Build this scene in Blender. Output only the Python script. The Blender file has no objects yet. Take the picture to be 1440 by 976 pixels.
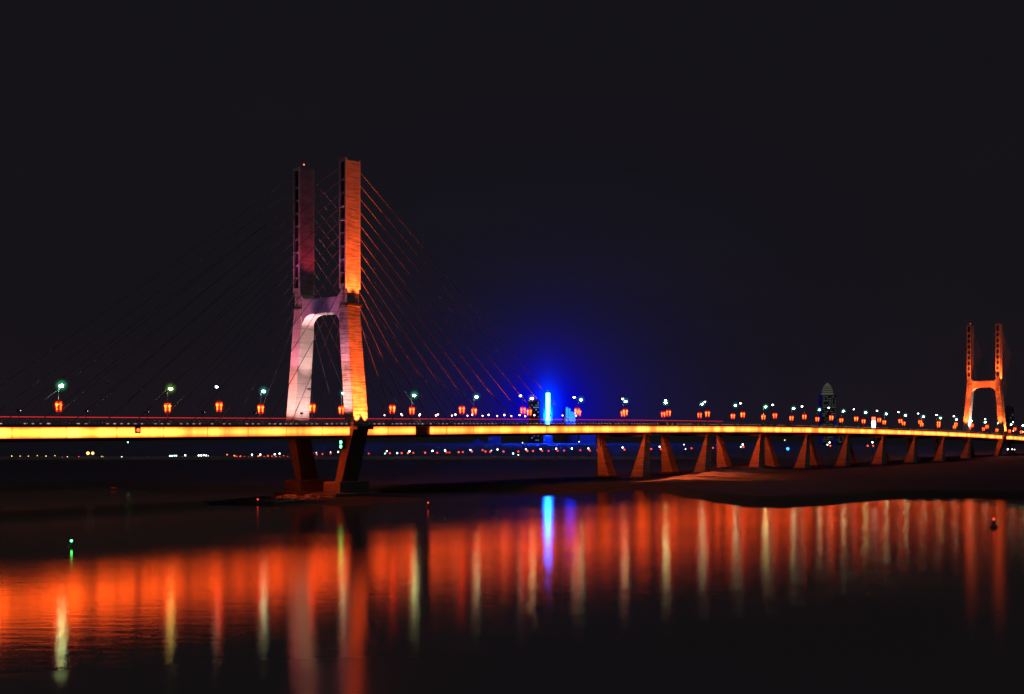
import bpy, math, random
from mathutils import Vector, Matrix
random.seed(7)
R = math.radians
PI = math.pi
sc = bpy.context.scene
COL = sc.collection

# ------------------------------------------------------------------ camera constants
FPX = 1700.0            # focal length in pixels of the 1440 px wide photograph
CAMZ = 18.3
HORY = 610.0

def ground_point(px, D, py=None):
    """world x (and z) of a photo pixel at depth D"""
    x = (px - 720.0) / FPX * D
    if py is None:
        return x
    return x, CAMZ - (py - HORY) / FPX * D

# ------------------------------------------------------------------ bridge frame
TH = math.atan(1335.0 / 1700.0)
P0 = Vector(((459 - 720) / 1700.0 * 366.0, 366.0, 0))
AX = Vector((math.sin(TH), math.cos(TH), 0))
TX = Vector((math.cos(TH), -math.sin(TH), 0))

def W(o, s, z=0.0):
    p = P0 + AX * s + TX * o
    return Vector((p.x, p.y, z))

PROF = [(-700, -1.0), (-300, 0.5), (-103, 1.5), (0, 2.1), (114, 2.9), (240, 3.3), (350, 2.9), (460, 1.9), (560, 0.5),
        (642, -1.2), (746, -3.4), (900, -6.2), (1500, -11.0)]
def prof(s):
    P = PROF
    if s <= P[0][0]: return P[0][1]
    if s >= P[-1][0]: return P[-1][1]
    for i in range(len(P) - 1):
        if P[i][0] <= s <= P[i + 1][0]:
            x0, y0 = P[i]; x1, y1 = P[i + 1]
            def sl(j):
                a = P[max(j - 1, 0)]; b = P[min(j + 1, len(P) - 1)]
                return (b[1] - a[1]) / (b[0] - a[0])
            h = x1 - x0; t = (s - x0) / h
            m0 = sl(i) * h; m1 = sl(i + 1) * h
            return ((2*t**3 - 3*t**2 + 1) * y0 + (t**3 - 2*t**2 + t) * m0 + (-2*t**3 + 3*t**2) * y1 + (t**3 - t**2) * m1)
def zt(s):                       # top edge of the lit fascia
    return CAMZ + prof(s)
def zroad(s):
    return zt(s) + 0.45
BAND = 2.55

# ------------------------------------------------------------------ materials
MATS = {}
def mat(name):
    m = bpy.data.materials.new(name); m.use_nodes = True
    nt = m.node_tree
    for n in list(nt.nodes): nt.nodes.remove(n)
    out = nt.nodes.new('ShaderNodeOutputMaterial')
    MATS[name] = m
    return m, nt, out
def N(nt, t, **kw):
    n = nt.nodes.new(t)
    for k, v in kw.items(): setattr(n, k, v)
    return n
def L(nt, a, b): nt.links.new(a, b)

def m_solid(name, col, rough=0.7, metal=0.0, var=0.25, scale=1.5, bump=0.0):
    m, nt, out = mat(name)
    b = N(nt, 'ShaderNodeBsdfPrincipled')
    b.inputs['Roughness'].default_value = rough
    b.inputs['Metallic'].default_value = metal
    tc = N(nt, 'ShaderNodeTexCoord'); no = N(nt, 'ShaderNodeTexNoise')
    no.inputs['Scale'].default_value = scale; no.inputs['Detail'].default_value = 5
    L(nt, tc.outputs['Object'], no.inputs['Vector'])
    cr = N(nt, 'ShaderNodeValToRGB')
    cr.color_ramp.elements[0].position = 0.3; cr.color_ramp.elements[1].position = 0.75
    cr.color_ramp.elements[0].color = tuple(c * (1 - var) for c in col) + (1,)
    cr.color_ramp.elements[1].color = tuple(min(1, c * (1 + var)) for c in col) + (1,)
    L(nt, no.outputs['Fac'], cr.inputs['Fac']); L(nt, cr.outputs['Color'], b.inputs['Base Color'])
    if bump:
        bp = N(nt, 'ShaderNodeBump'); bp.inputs['Strength'].default_value = bump; bp.inputs['Distance'].default_value = 0.2
        L(nt, no.outputs['Fac'], bp.inputs['Height']); L(nt, bp.outputs['Normal'], b.inputs['Normal'])
    L(nt, b.outputs['BSDF'], out.inputs['Surface'])
    return m

def m_glow(name, col, strength, rnd=0.42, var=0.15, scale=3.0):
    m, nt, out = mat(name)
    e = N(nt, 'ShaderNodeEmission'); e.inputs['Color'].default_value = tuple(col) + (1,)
    tc = N(nt, 'ShaderNodeTexCoord'); no = N(nt, 'ShaderNodeTexNoise'); no.inputs['Scale'].default_value = scale
    L(nt, tc.outputs['Object'], no.inputs['Vector'])
    mr = N(nt, 'ShaderNodeMapRange')
    mr.inputs['To Min'].default_value = strength * (1 - var); mr.inputs['To Max'].default_value = strength * (1 + var)
    L(nt, no.outputs['Fac'], mr.inputs['Value'])
    oi = N(nt, 'ShaderNodeObjectInfo'); rn = N(nt, 'ShaderNodeMapRange'); rn.inputs['To Min'].default_value = 1 - rnd; rn.inputs['To Max'].default_value = 1 + rnd
    L(nt, oi.outputs['Random'], rn.inputs['Value'])
    mm = N(nt, 'ShaderNodeMath', operation='MULTIPLY'); L(nt, mr.outputs['Result'], mm.inputs[0]); L(nt, rn.outputs[0], mm.inputs[1]); L(nt, mm.outputs[0], e.inputs['Strength'])
    L(nt, e.outputs['Emission'], out.inputs['Surface'])
    return m

def m_concrete(name, col, lo=0.62, hi=1.25, bump=0.35, zs=1.1):
    """board-marked concrete: courses stretched horizontally, weather stains stretched vertically"""
    m, nt, out = mat(name)
    b = N(nt, 'ShaderNodeBsdfPrincipled'); b.inputs['Roughness'].default_value = 0.8
    tc = N(nt, 'ShaderNodeTexCoord')
    mp = N(nt, 'ShaderNodeMapping'); mp.inputs['Scale'].default_value = (0.10, 0.10, zs)
    L(nt, tc.outputs['Object'], mp.inputs['Vector'])
    n1 = N(nt, 'ShaderNodeTexNoise'); n1.inputs['Scale'].default_value = 1.6; n1.inputs['Detail'].default_value = 8; n1.inputs['Roughness'].default_value = 0.7
    L(nt, mp.outputs['Vector'], n1.inputs['Vector'])
    mp2 = N(nt, 'ShaderNodeMapping'); mp2.inputs['Scale'].default_value = (0.35, 0.35, 0.12)
    L(nt, tc.outputs['Object'], mp2.inputs['Vector'])
    n2 = N(nt, 'ShaderNodeTexNoise'); n2.inputs['Scale'].default_value = 1.0; n2.inputs['Detail'].default_value = 6
    L(nt, mp2.outputs['Vector'], n2.inputs['Vector'])
    ad = N(nt, 'ShaderNodeMath', operation='MULTIPLY_ADD'); ad.inputs[1].default_value = 0.25
    mu = N(nt, 'ShaderNodeMath', operation='MULTIPLY'); mu.inputs[1].default_value = 0.78
    L(nt, n1.outputs['Fac'], mu.inputs[0]); L(nt, n2.outputs['Fac'], ad.inputs[0]); L(nt, mu.outputs[0], ad.inputs[2])
    cr = N(nt, 'ShaderNodeValToRGB')
    cr.color_ramp.elements[0].position = 0.40; cr.color_ramp.elements[1].position = 0.64
    cr.color_ramp.elements[0].color = tuple(c * lo for c in col) + (1,)
    cr.color_ramp.elements[1].color = tuple(min(1, c * hi) for c in col) + (1,)
    L(nt, ad.outputs[0], cr.inputs['Fac'])
    sz = N(nt, 'ShaderNodeSeparateXYZ'); L(nt, tc.outputs['Object'], sz.inputs[0])
    jd = N(nt, 'ShaderNodeMath', operation='DIVIDE'); jd.inputs[1].default_value = 4.2; L(nt, sz.outputs['Z'], jd.inputs[0])
    jf = N(nt, 'ShaderNodeMath', operation='FRACT'); L(nt, jd.outputs[0], jf.inputs[0])
    jr = N(nt, 'ShaderNodeMapRange'); jr.inputs['From Max'].default_value = 0.05; jr.inputs['To Min'].default_value = 0.45; L(nt, jf.outputs[0], jr.inputs['Value'])
    jm = N(nt, 'ShaderNodeVectorMath', operation='SCALE'); L(nt, cr.outputs['Color'], jm.inputs[0]); L(nt, jr.outputs[0], jm.inputs[3])
    L(nt, jm.outputs[0], b.inputs['Base Color'])
    bp = N(nt, 'ShaderNodeBump'); bp.inputs['Strength'].default_value = bump; bp.inputs['Distance'].default_value = 0.25
    L(nt, n1.outputs['Fac'], bp.inputs['Height']); L(nt, bp.outputs['Normal'], b.inputs['Normal'])
    L(nt, b.outputs['BSDF'], out.inputs['Surface'])
    return m

M_CONC = m_concrete('weathered_concrete', (0.42, 0.40, 0.38), bump=0.9)
M_CONC_R = m_concrete('rough_board_marked_concrete', (0.40, 0.38, 0.36), 0.22, 1.45, 1.0, 1.5)
M_CONC_S = m_concrete('smooth_painted_concrete', (0.55, 0.53, 0.52), 0.85, 1.1, 0.15)
M_CONC_D = m_solid('dark_damp_concrete', (0.13, 0.11, 0.105), 0.8, scale=0.5)
M_NICHE = m_solid('anchor_recess_concrete', (0.05, 0.05, 0.05), 0.9)
M_ASPH = m_solid('road_asphalt', (0.05, 0.05, 0.05), 0.85)
M_POLE = m_solid('painted_grey_steel', (0.35, 0.36, 0.38), 0.45, 0.3)
M_DSTEEL = m_solid('dark_steel', (0.08, 0.08, 0.09), 0.5, 0.5)
M_RAIL = m_solid('pale_rail_paint', (0.45, 0.42, 0.42), 0.5)
M_CABLE = m_solid('cable_sheath', (0.14, 0.115, 0.13), 0.7)
M_ROCK = m_solid('wet_rubble', (0.22, 0.19, 0.17), 0.8, var=0.5, scale=0.9, bump=0.6)
M_BUOYRED = m_solid('red_buoy_paint', (0.45, 0.03, 0.02), 0.5)
M_BUOYGREEN = m_solid('green_buoy_paint', (0.02, 0.2, 0.08), 0.5)
M_HULL = m_solid('boat_hull_paint', (0.1, 0.06, 0.05), 0.6)
M_BLDG = m_solid('dark_facade', (0.12, 0.12, 0.14), 0.6, scale=0.2)
M_GLASSD = m_solid('dark_glazing', (0.02, 0.025, 0.035), 0.2, scale=0.2)

LAMPC = {
    'green_white': m_glow('lamp_lens_green_white', (0.55, 1.0, 0.66), 95),
    'teal_white': m_glow('lamp_lens_teal_white', (0.55, 0.98, 0.86), 66),
    'yellow_green': m_glow('lamp_lens_yellow_green', (0.85, 1.0, 0.38), 60),
    'warm_white': m_glow('lamp_lens_warm_white', (1.0, 0.93, 0.72), 62),
    'cold_white': m_glow('lamp_lens_cold_white', (0.86, 0.95, 1.0), 16),
}
M_UNLIT = m_solid('unlit_lamp_lens', (0.5, 0.55, 0.6), 0.2)
M_LAN = m_glow('lantern_shade_orange', (1.0, 0.055, 0.005), 14.0, var=0.35, scale=2.0)
def m_glare(name, col, s, p=8.0):
    """glow shell imitating lamp glare: see-through, emission strongest at its middle"""
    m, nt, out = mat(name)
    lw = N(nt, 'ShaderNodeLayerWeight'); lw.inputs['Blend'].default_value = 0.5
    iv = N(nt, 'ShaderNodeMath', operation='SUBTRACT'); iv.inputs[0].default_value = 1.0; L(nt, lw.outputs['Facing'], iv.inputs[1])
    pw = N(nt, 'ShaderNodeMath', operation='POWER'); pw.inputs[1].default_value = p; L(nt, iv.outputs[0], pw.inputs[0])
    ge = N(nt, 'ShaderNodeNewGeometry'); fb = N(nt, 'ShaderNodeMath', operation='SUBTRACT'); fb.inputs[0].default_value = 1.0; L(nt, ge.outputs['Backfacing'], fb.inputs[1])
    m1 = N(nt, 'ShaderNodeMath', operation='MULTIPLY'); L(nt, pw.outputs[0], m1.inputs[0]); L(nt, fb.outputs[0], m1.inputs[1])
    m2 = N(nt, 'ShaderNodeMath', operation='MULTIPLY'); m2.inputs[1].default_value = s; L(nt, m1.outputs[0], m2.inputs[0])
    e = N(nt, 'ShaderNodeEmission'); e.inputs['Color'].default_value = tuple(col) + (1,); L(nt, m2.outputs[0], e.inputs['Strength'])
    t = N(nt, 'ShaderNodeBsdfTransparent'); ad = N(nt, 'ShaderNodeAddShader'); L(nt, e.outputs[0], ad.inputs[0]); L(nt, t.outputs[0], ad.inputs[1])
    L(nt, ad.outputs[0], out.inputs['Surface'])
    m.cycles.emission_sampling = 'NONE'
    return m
M_GLARE_RED = m_glare('red_lantern_glare', (1.0, 0.02, 0.005), 0.42)
GLARE = {'green_white': m_glare('green_lamp_glare', (0.05, 0.75, 0.35), 0.55), 'teal_white': m_glare('teal_lamp_glare', (0.05, 0.6, 0.5), 0.35),
        'yellow_green': m_glare('yellow_lamp_glare', (0.25, 0.7, 0.05), 0.4), 'warm_white': m_glare('warm_lamp_glare', (0.5, 0.5, 0.35), 0.3), 'cold_white': None}
M_LANR = m_glow('lantern_cap_red', (1.0, 0.015, 0.004), 2.6)
M_FLOOD = m_glow('floodlight_glass_pink', (1.0, 0.50, 0.40), 11)
M_LIGHTTRAIL = m_glow('light_trail_line', (1.0, 0.03, 0.03), 0.85, rnd=0.08, var=0.1, scale=0.02)  # glow of the stand-in for the car light trail
M_REDL = m_glow('red_signal_glass', (1.0, 0.05, 0.02), 8)
M_GREENL = m_glow('green_signal_glass', (0.04, 1.0, 0.18), 14)
M_RAILDOT = m_glow('baluster_lamplight_glow', (1.0, 0.62, 0.62), 0.55)
M_SH_R = m_glow('shore_lantern_red', (1.0, 0.06, 0.03), 3.0)
M_SH_W = m_glow('shore_globe_white', (0.85, 1.0, 0.85), 8.0)
M_SH_Y = m_glow('shore_globe_yellow', (1.0, 0.62, 0.15), 3.0)
M_SH_O = m_glow('shore_globe_orange', (1.0, 0.25, 0.03), 3.0)
M_SH_B = m_glow('shore_globe_blue', (0.03, 0.2, 1.0), 4.0)
M_SH_C = m_glow('shore_strip_cyan_white', (0.6, 0.95, 1.0), 4.5)
M_SH_G = m_glow('shore_globe_green', (0.1, 1.0, 0.2), 12.0)

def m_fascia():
    """fascia with its orange floodlight wash painted as emission: brighter patches, one brightness per panel, thin darker seams"""
    m, nt, out = mat('glow_fascia')  # floodlight on the panels put in as their own glow
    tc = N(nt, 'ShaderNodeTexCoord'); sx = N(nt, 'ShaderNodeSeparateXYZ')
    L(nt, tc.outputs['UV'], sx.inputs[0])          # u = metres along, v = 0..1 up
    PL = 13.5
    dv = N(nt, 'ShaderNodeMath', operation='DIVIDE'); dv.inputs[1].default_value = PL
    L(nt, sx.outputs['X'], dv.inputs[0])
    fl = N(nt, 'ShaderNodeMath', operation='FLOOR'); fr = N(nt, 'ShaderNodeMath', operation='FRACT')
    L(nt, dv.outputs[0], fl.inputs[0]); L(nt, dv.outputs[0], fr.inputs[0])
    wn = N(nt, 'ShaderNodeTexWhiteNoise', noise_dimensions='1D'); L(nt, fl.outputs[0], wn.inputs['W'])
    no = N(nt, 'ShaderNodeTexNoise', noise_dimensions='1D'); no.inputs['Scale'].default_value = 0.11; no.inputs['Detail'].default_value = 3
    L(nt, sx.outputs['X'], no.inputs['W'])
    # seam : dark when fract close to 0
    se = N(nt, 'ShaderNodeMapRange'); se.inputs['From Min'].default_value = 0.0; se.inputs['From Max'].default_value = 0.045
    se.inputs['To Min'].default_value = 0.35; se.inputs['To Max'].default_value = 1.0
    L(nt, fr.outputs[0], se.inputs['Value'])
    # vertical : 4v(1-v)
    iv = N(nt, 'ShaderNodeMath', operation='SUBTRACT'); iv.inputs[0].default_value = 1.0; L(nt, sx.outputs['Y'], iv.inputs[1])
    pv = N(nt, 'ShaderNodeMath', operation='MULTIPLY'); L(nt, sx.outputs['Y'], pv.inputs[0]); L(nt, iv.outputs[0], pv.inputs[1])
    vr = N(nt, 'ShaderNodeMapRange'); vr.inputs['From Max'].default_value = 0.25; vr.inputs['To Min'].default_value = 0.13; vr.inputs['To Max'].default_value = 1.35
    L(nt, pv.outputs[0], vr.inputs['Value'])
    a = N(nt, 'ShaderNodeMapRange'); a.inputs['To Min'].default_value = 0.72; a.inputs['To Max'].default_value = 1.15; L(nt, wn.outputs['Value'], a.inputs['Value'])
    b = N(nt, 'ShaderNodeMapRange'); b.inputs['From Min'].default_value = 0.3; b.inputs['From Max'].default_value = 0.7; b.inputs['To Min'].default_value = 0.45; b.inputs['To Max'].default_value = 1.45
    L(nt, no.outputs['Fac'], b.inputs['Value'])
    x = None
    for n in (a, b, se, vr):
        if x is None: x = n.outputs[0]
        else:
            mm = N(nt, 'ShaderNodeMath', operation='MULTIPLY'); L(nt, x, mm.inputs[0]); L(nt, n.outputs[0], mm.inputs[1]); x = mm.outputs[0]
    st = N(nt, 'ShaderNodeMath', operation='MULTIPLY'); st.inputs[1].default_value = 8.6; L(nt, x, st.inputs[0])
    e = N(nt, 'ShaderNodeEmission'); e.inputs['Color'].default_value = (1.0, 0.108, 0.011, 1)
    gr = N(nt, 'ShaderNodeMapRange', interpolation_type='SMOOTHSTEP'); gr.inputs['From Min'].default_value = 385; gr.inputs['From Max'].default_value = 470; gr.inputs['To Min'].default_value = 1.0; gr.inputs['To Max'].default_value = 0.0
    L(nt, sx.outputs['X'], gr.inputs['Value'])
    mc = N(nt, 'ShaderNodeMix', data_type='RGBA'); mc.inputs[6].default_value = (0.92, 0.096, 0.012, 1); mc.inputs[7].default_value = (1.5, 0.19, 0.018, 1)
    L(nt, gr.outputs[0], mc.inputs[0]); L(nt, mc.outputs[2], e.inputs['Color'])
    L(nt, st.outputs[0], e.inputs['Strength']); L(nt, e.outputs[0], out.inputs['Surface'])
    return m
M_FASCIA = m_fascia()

def m_blue(name, core, edge, halfw):
    """LED screen: pale core fading to deep blue at both edges, broken in storeys"""
    m, nt, out = mat(name)
    tc = N(nt, 'ShaderNodeTexCoord'); sx = N(nt, 'ShaderNodeSeparateXYZ'); L(nt, tc.outputs['Object'], sx.inputs[0])
    ab = N(nt, 'ShaderNodeMath', operation='ABSOLUTE'); L(nt, sx.outputs['X'], ab.inputs[0])
    mr = N(nt, 'ShaderNodeMapRange'); mr.inputs['From Min'].default_value = halfw * 0.35; mr.inputs['From Max'].default_value = halfw
    L(nt, ab.outputs[0], mr.inputs['Value'])
    mx = N(nt, 'ShaderNodeMix', data_type='RGBA'); mx.inputs[6].default_value = core + (1,); mx.inputs[7].default_value = edge + (1,)
    L(nt, mr.outputs[0], mx.inputs[0])
    wv = N(nt, 'ShaderNodeTexNoise', noise_dimensions='1D'); wv.inputs['Scale'].default_value = 0.35; L(nt, sx.outputs['Z'], wv.inputs['W'])
    vr = N(nt, 'ShaderNodeMapRange'); vr.inputs['To Min'].default_value = 0.5; vr.inputs['To Max'].default_value = 1.4; L(nt, wv.outputs['Fac'], vr.inputs['Value'])
    e = N(nt, 'ShaderNodeEmission'); L(nt, mx.outputs[2], e.inputs['Color']); L(nt, vr.outputs[0], e.inputs['Strength'])
    L(nt, e.outputs[0], out.inputs['Surface'])
    return m
M_BLUE = m_blue('blue_led_strip', (1.4, 34.0, 420.0), (0.0, 1.2, 260.0), 3.8)
M_BLUE2 = m_blue('pale_blue_led_panel', (0.04, 0.45, 34.0), (0.01, 0.25, 28.0), 7.0)
M_PINK = m_glow('neon_sign_white_violet', (0.75, 0.72, 1.0), 7)
M_PINKR = m_glow('neon_sign_red', (1.0, 0.10, 0.06), 4)
M_WIN_W = m_glow('window_light_pale', (0.55, 0.7, 0.6), 0.09)
M_WIN_B = m_glow('window_light_bluish', (0.3, 0.45, 1.0), 0.5)
M_WIN_C = m_glow('crown_light', (0.75, 0.8, 0.55), 0.06)

# ------------------------------------------------------------------ mesh builder
class MB:
    def __init__(self): self.v = []; self.f = []; self.uv = {}
    def box(self, x0, x1, y0, y1, z0, z1):
        b = len(self.v)
        self.v += [(x0,y0,z0),(x1,y0,z0),(x1,y1,z0),(x0,y1,z0),(x0,y0,z1),(x1,y0,z1),(x1,y1,z1),(x0,y1,z1)]
        self.f += [(b,b+3,b+2,b+1),(b+4,b+5,b+6,b+7),(b,b+1,b+5,b+4),(b+1,b+2,b+6,b+5),(b+2,b+3,b+7,b+6),(b+3,b,b+4,b+7)]
        return self
    def tube(self, pts, rad, n=6, cap=True):
        pts = [Vector(p) for p in pts]
        if not isinstance(rad, (list, tuple)): rad = [rad] * len(pts)
        b = len(self.v)
        for i, p in enumerate(pts):
            d = (pts[min(i+1, len(pts)-1)] - pts[max(i-1, 0)]).normalized()
            u = d.cross(Vector((0, 0, 1)) if abs(d.z) < 0.95 else Vector((1, 0, 0))).normalized(); w = d.cross(u)
            for k in range(n):
                t = 2 * PI * k / n
                self.v.append(tuple(p + (u * math.cos(t) + w * math.sin(t)) * rad[i]))
        for i in range(len(pts) - 1):
            for k in range(n):
                a = b + i*n + k; c = b + i*n + (k+1) % n
                self.f.append((a, c, c+n, a+n))
        if cap:
            self.f.append(tuple(b + k for k in reversed(range(n)))); e = b + (len(pts)-1)*n
            self.f.append(tuple(e + k for k in range(n)))
        return self
    def lathe(self, prof, n=10, c=(0, 0, 0), sx=1, sy=1):
        """prof = [(r, z)...]"""
        b = len(self.v)
        for r, z in prof:
            for k in range(n):
                t = 2*PI*k/n
                self.v.append((c[0] + r*sx*math.cos(t), c[1] + r*sy*math.sin(t), c[2] + z))
        for i in range(len(prof)-1):
            for k in range(n):
                a = b + i*n + k; d = b + i*n + (k+1) % n
                self.f.append((a, d, d+n, a+n))
        self.f.append(tuple(b + k for k in reversed(range(n)))); e = b + (len(prof)-1)*n
        self.f.append(tuple(e + k for k in range(n)))
        return self
    def prism(self, poly, s0, s1):
        """poly in (x,z), extruded along y; s0/s1 may be functions of z"""
        b = len(self.v); n = len(poly)
        f0 = s0 if callable(s0) else (lambda z: s0); f1 = s1 if callable(s1) else (lambda z: s1)
        for x, z in poly: self.v.append((x, f0(z), z))
        for x, z in poly: self.v.append((x, f1(z), z))
        self.f.append(tuple(b + k for k in range(n))); self.f.append(tuple(b + n + k for k in reversed(range(n))))
        for k in range(n):
            j = (k+1) % n
            self.f.append((b+k, b+n+k, b+n+j, b+j))
        return self
    def ball(self, c, rx, ry, rz, n=10, m=6):
        pr = [(math.sin(PI*i/m), -math.cos(PI*i/m)*rz) for i in range(m+1)]
        pr = [(max(r, 0.02), z) for r, z in pr]
        return self.lathe(pr, n, c, rx, ry)
    def build(self, name, m, parent=None, smooth=False, bevel=0.0):
        me = bpy.data.meshes.new(name); me.from_pydata(self.v, [], self.f); me.update()
        me.materials.append(m)
        o = bpy.data.objects.new(name, me); COL.objects.link(o)
        import bmesh
        bm = bmesh.new(); bm.from_mesh(me); bmesh.ops.recalc_face_normals(bm, faces=bm.faces); bm.to_mesh(me); bm.free()
        if smooth:
            for p in me.polygons: p.use_smooth = True
        if bevel:
            bv = o.modifiers.new('bevel', 'BEVEL'); bv.width = bevel; bv.segments = 2; bv.limit_method = 'ANGLE'
        if parent is not None: o.parent = parent
        return o

def tag(o, label=None, cat=None, group=None, kind=None):
    if label: o['label'] = label
    if cat: o['category'] = cat
    if group: o['group'] = group
    if kind: o['kind'] = kind
    return o
def empty(name, loc, rz=0.0, label=None, cat=None, group=None):
    o = bpy.data.objects.new(name, None); COL.objects.link(o); o.location = loc; o.rotation_euler = (0, 0, rz)
    o.empty_display_size = 1
    return tag(o, label, cat, group)
KIDS = {}
def kids(o): return [c for c in bpy.data.objects if c.parent == o]
def dup(root, loc, rz=None, label=None, group=None, skip=()):
    r = root.copy(); COL.objects.link(r); r.location = loc
    if rz is not None: r.rotation_euler = (0, 0, rz)
    if label: r['label'] = label
    if group: r['group'] = group
    if root.name not in KIDS: KIDS[root.name] = [(c, kids(c)) for c in kids(root)]
    for ch, gs in KIDS[root.name]:
        if ch.name.split('.')[0] in skip: continue
        c = ch.copy(); COL.objects.link(c); c.parent = r
        for g in gs:
            d = g.copy(); COL.objects.link(d); d.parent = c
    return r
def spot(name, loc, target, color, power, size=60, blend=0.6, rad=0.3, parent=None):
    d = bpy.data.lights.new(name, 'SPOT'); d.color = color; d.energy = power; d.spot_size = R(size); d.spot_blend = blend; d.shadow_soft_size = rad
    o = bpy.data.objects.new(name, d); COL.objects.link(o)
    o.location = loc
    o.rotation_euler = (Vector(target) - Vector(loc)).to_track_quat('-Z', 'Y').to_euler()
    if parent is not None: o.parent = parent
    return o
WORDS = ['first','second','third','fourth','fifth','sixth','seventh','eighth','ninth','tenth','eleventh','twelfth','thirteenth','fourteenth',
 'fifteenth','sixteenth','seventeenth','eighteenth','nineteenth','twentieth','twenty-first','twenty-second','twenty-third','twenty-fourth',
 'twenty-fifth','twenty-sixth','twenty-seventh','twenty-eighth','twenty-ninth','thirtieth']
def nth(i):                       # 1-based
    if i <= 30: return WORDS[i-1]
    return '%dth' % i if i % 10 not in (1, 2, 3) or i % 100 in (11, 12, 13) else '%d%s' % (i, {1: 'st', 2: 'nd', 3: 'rd'}[i % 10])

WZ = -1.3                          # river level
BR = -TH                          # rotation of everything aligned to the bridge

# ------------------------------------------------------------------ pylon
def lerp(a, b, t): return a + (b - a) * t
def make_pylon(base, zoff, label, far):
    """local frame: X towards the viewer's side, Y along the bridge, Z up (water = -zoff)"""
    root = empty('bridge_pylon', base, BR, label, 'pylon')
    ZD = 20.0                      # deck level
    ZB, ZT0 = 54.6, 59.2           # cross beam
    TOP = 99.4
    def outer(z):
        if z >= ZB + 2: return 11.45
        if z >= ZD: return lerp(15.0, 11.45, (z - ZD) / (ZB + 2 - ZD))
        return lerp(9.9, 15.0, (z - 3.5) / (ZD - 3.5))
    def inner(z):
        if z >= ZT0: return 8.65
        if z >= ZB: return lerp(8.0, 8.65, (z - ZB) / (ZT0 - ZB))
        if z >= ZD: return lerp(11.2, 8.0, (z - ZD) / (ZB - ZD))
        return lerp(7.0, 11.2, (z - 3.5) / (ZD - 3.5))
    def hs(z):                     # half thickness along the bridge
        if z >= ZB + 2: return 2.5
        if z >= ZD: return lerp(3.1, 2.7, (z - ZD) / (ZB + 2 - ZD))
        return lerp(3.4, 3.1, (z - 3.5) / (ZD - 3.5))
    for sg in (-1, 1):
        # one leg: lower inclined part + upper upright part, butted at the ledge
        zs = [ZB + 2, ZT0, TOP]
        up = [(sg*outer(z), z) for z in zs[::2]] + [(sg*inner(z), z) for z in (TOP, ZT0)] + [(sg*inner(ZB+2), ZB+2)]
        leg = MB().prism(up, -2.5, 2.5).build('leg', M_CONC, root, bevel=0.12)
        leg['label'] = 'upright leg nearer the viewer' if sg > 0 else 'upright leg on the far side of the deck'
        lo = [ZD, 30, 40, 50, ZB + 1.99]
        pl = [(sg*outer(z), z) for z in lo] + [(sg*inner(z), z) for z in reversed(lo)]
        MB().prism(pl, lambda z: -hs(z), lambda z: hs(z)).build('lower_leg', M_CONC_R if sg > 0 else M_CONC_S, leg, bevel=0.12)
        fo = [3.5, 10, ZD - 0.01]
        pl = [(sg*outer(z), z) for z in fo] + [(sg*inner(z), z) for z in reversed(fo)]
        MB().prism(pl, lambda z: -hs(z), lambda z: hs(z)).build('foot', M_CONC_D, leg, bevel=0.1)
        # rims and cross ribs of the recessed cable slot, front and back
        rm = MB(); nb = MB()
        for q in (-1, 1):
            y0, y1 = sorted((q*2.5, q*3.05))
            for (a, b_) in ((8.65, 9.12), (10.98, 11.45)):
                x0, x1 = sorted((sg*a, sg*b_)); rm.box(x0, x1, y0, y1, ZT0 + 2.2, TOP + 0.5)
            x0, x1 = sorted((sg*9.12, sg*10.98))
            rm.box(x0, x1, y0, y1, TOP - 0.6, TOP + 0.5)
            rm.box(x0, x1, y0, y1, ZT0 + 2.2, ZT0 + 3.6)
            z = ZT0 + 6.4
            while z < TOP - 3:
                rm.box(x0, x1, y0, y1 if q > 0 else y1, z, z + (1.5 if far else 0.5)); z += 3.95
            y0, y1 = sorted((q*2.5, q*2.53))
            nb.box(x0, x1, y0, y1, ZT0 + 3.6, TOP - 0.6)
        rm.build('slot_rim', M_CONC_S, leg); nb.build('cable_slot', M_NICHE, leg)
        # ledge at the step
        x0, x1 = sorted((sg*11.45, sg*12.5))
        MB().box(x0, x1, -2.9, 2.9, ZB + 1.6, ZB + 2.3).build('floodlight_ledge', M_DSTEEL, leg)
        # base ledge outside the deck edge
        x0, x1 = sorted((sg*14.8, sg*16.6))
        MB().box(x0, x1, -3.4, 3.4, ZD - 0.4, ZD + 0.5).build('base_ledge', M_DSTEEL, leg)
        # pile cap of this leg
        x0, x1 = sorted((sg*5.0, sg*12.2))
        MB().box(x0, x1, -6.0, 6.0, 0.9, 4.2).build('pile_cap', M_CONC_D, root, bevel=0.2)
        x0, x1 = sorted((sg*3.2, sg*13.6))
        MB().box(x0, x1, -9, 9, -3.0, 0.9).build('footing', M_CONC_D, root, bevel=0.3)
    # cross beam with haunches (arched soffit and filleted top)
    pts = []
    xi = 8.7
    for k in range(9):             # top edge from left to right, fillet r=2.2
        t = k / 8 * PI/2; pts.append((-xi + 2.2*(1 - math.cos(t)) if False else -xi + 2.2 - 2.2*math.cos(t), ZT0 + 2.2 - 2.2*math.sin(t)))
    for k in range(9):
        t = PI/2 - k / 8 * PI/2; pts.append((xi - 2.2 + 2.2*math.cos(t), ZT0 + 2.2 - 2.2*math.sin(t)))
    bot = []
    rr = 4.2
    for k in range(11):
        t = k / 10 * PI/2; x = 8.2; bot.append((x - rr + rr*math.cos(t) + 0.25*(1-math.sin(t)), ZB - rr + rr*math.sin(t)))
    for k in range(11):
        t = PI/2 - k / 10 * PI/2; x = 8.2; bot.append((-(x - rr + rr*math.cos(t) + 0.25*(1-math.sin(t))), ZB - rr + rr*math.sin(t)))
    MB().prism(pts + bot, -2.35, 2.35).build('crossbeam', M_CONC_S, root)
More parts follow.
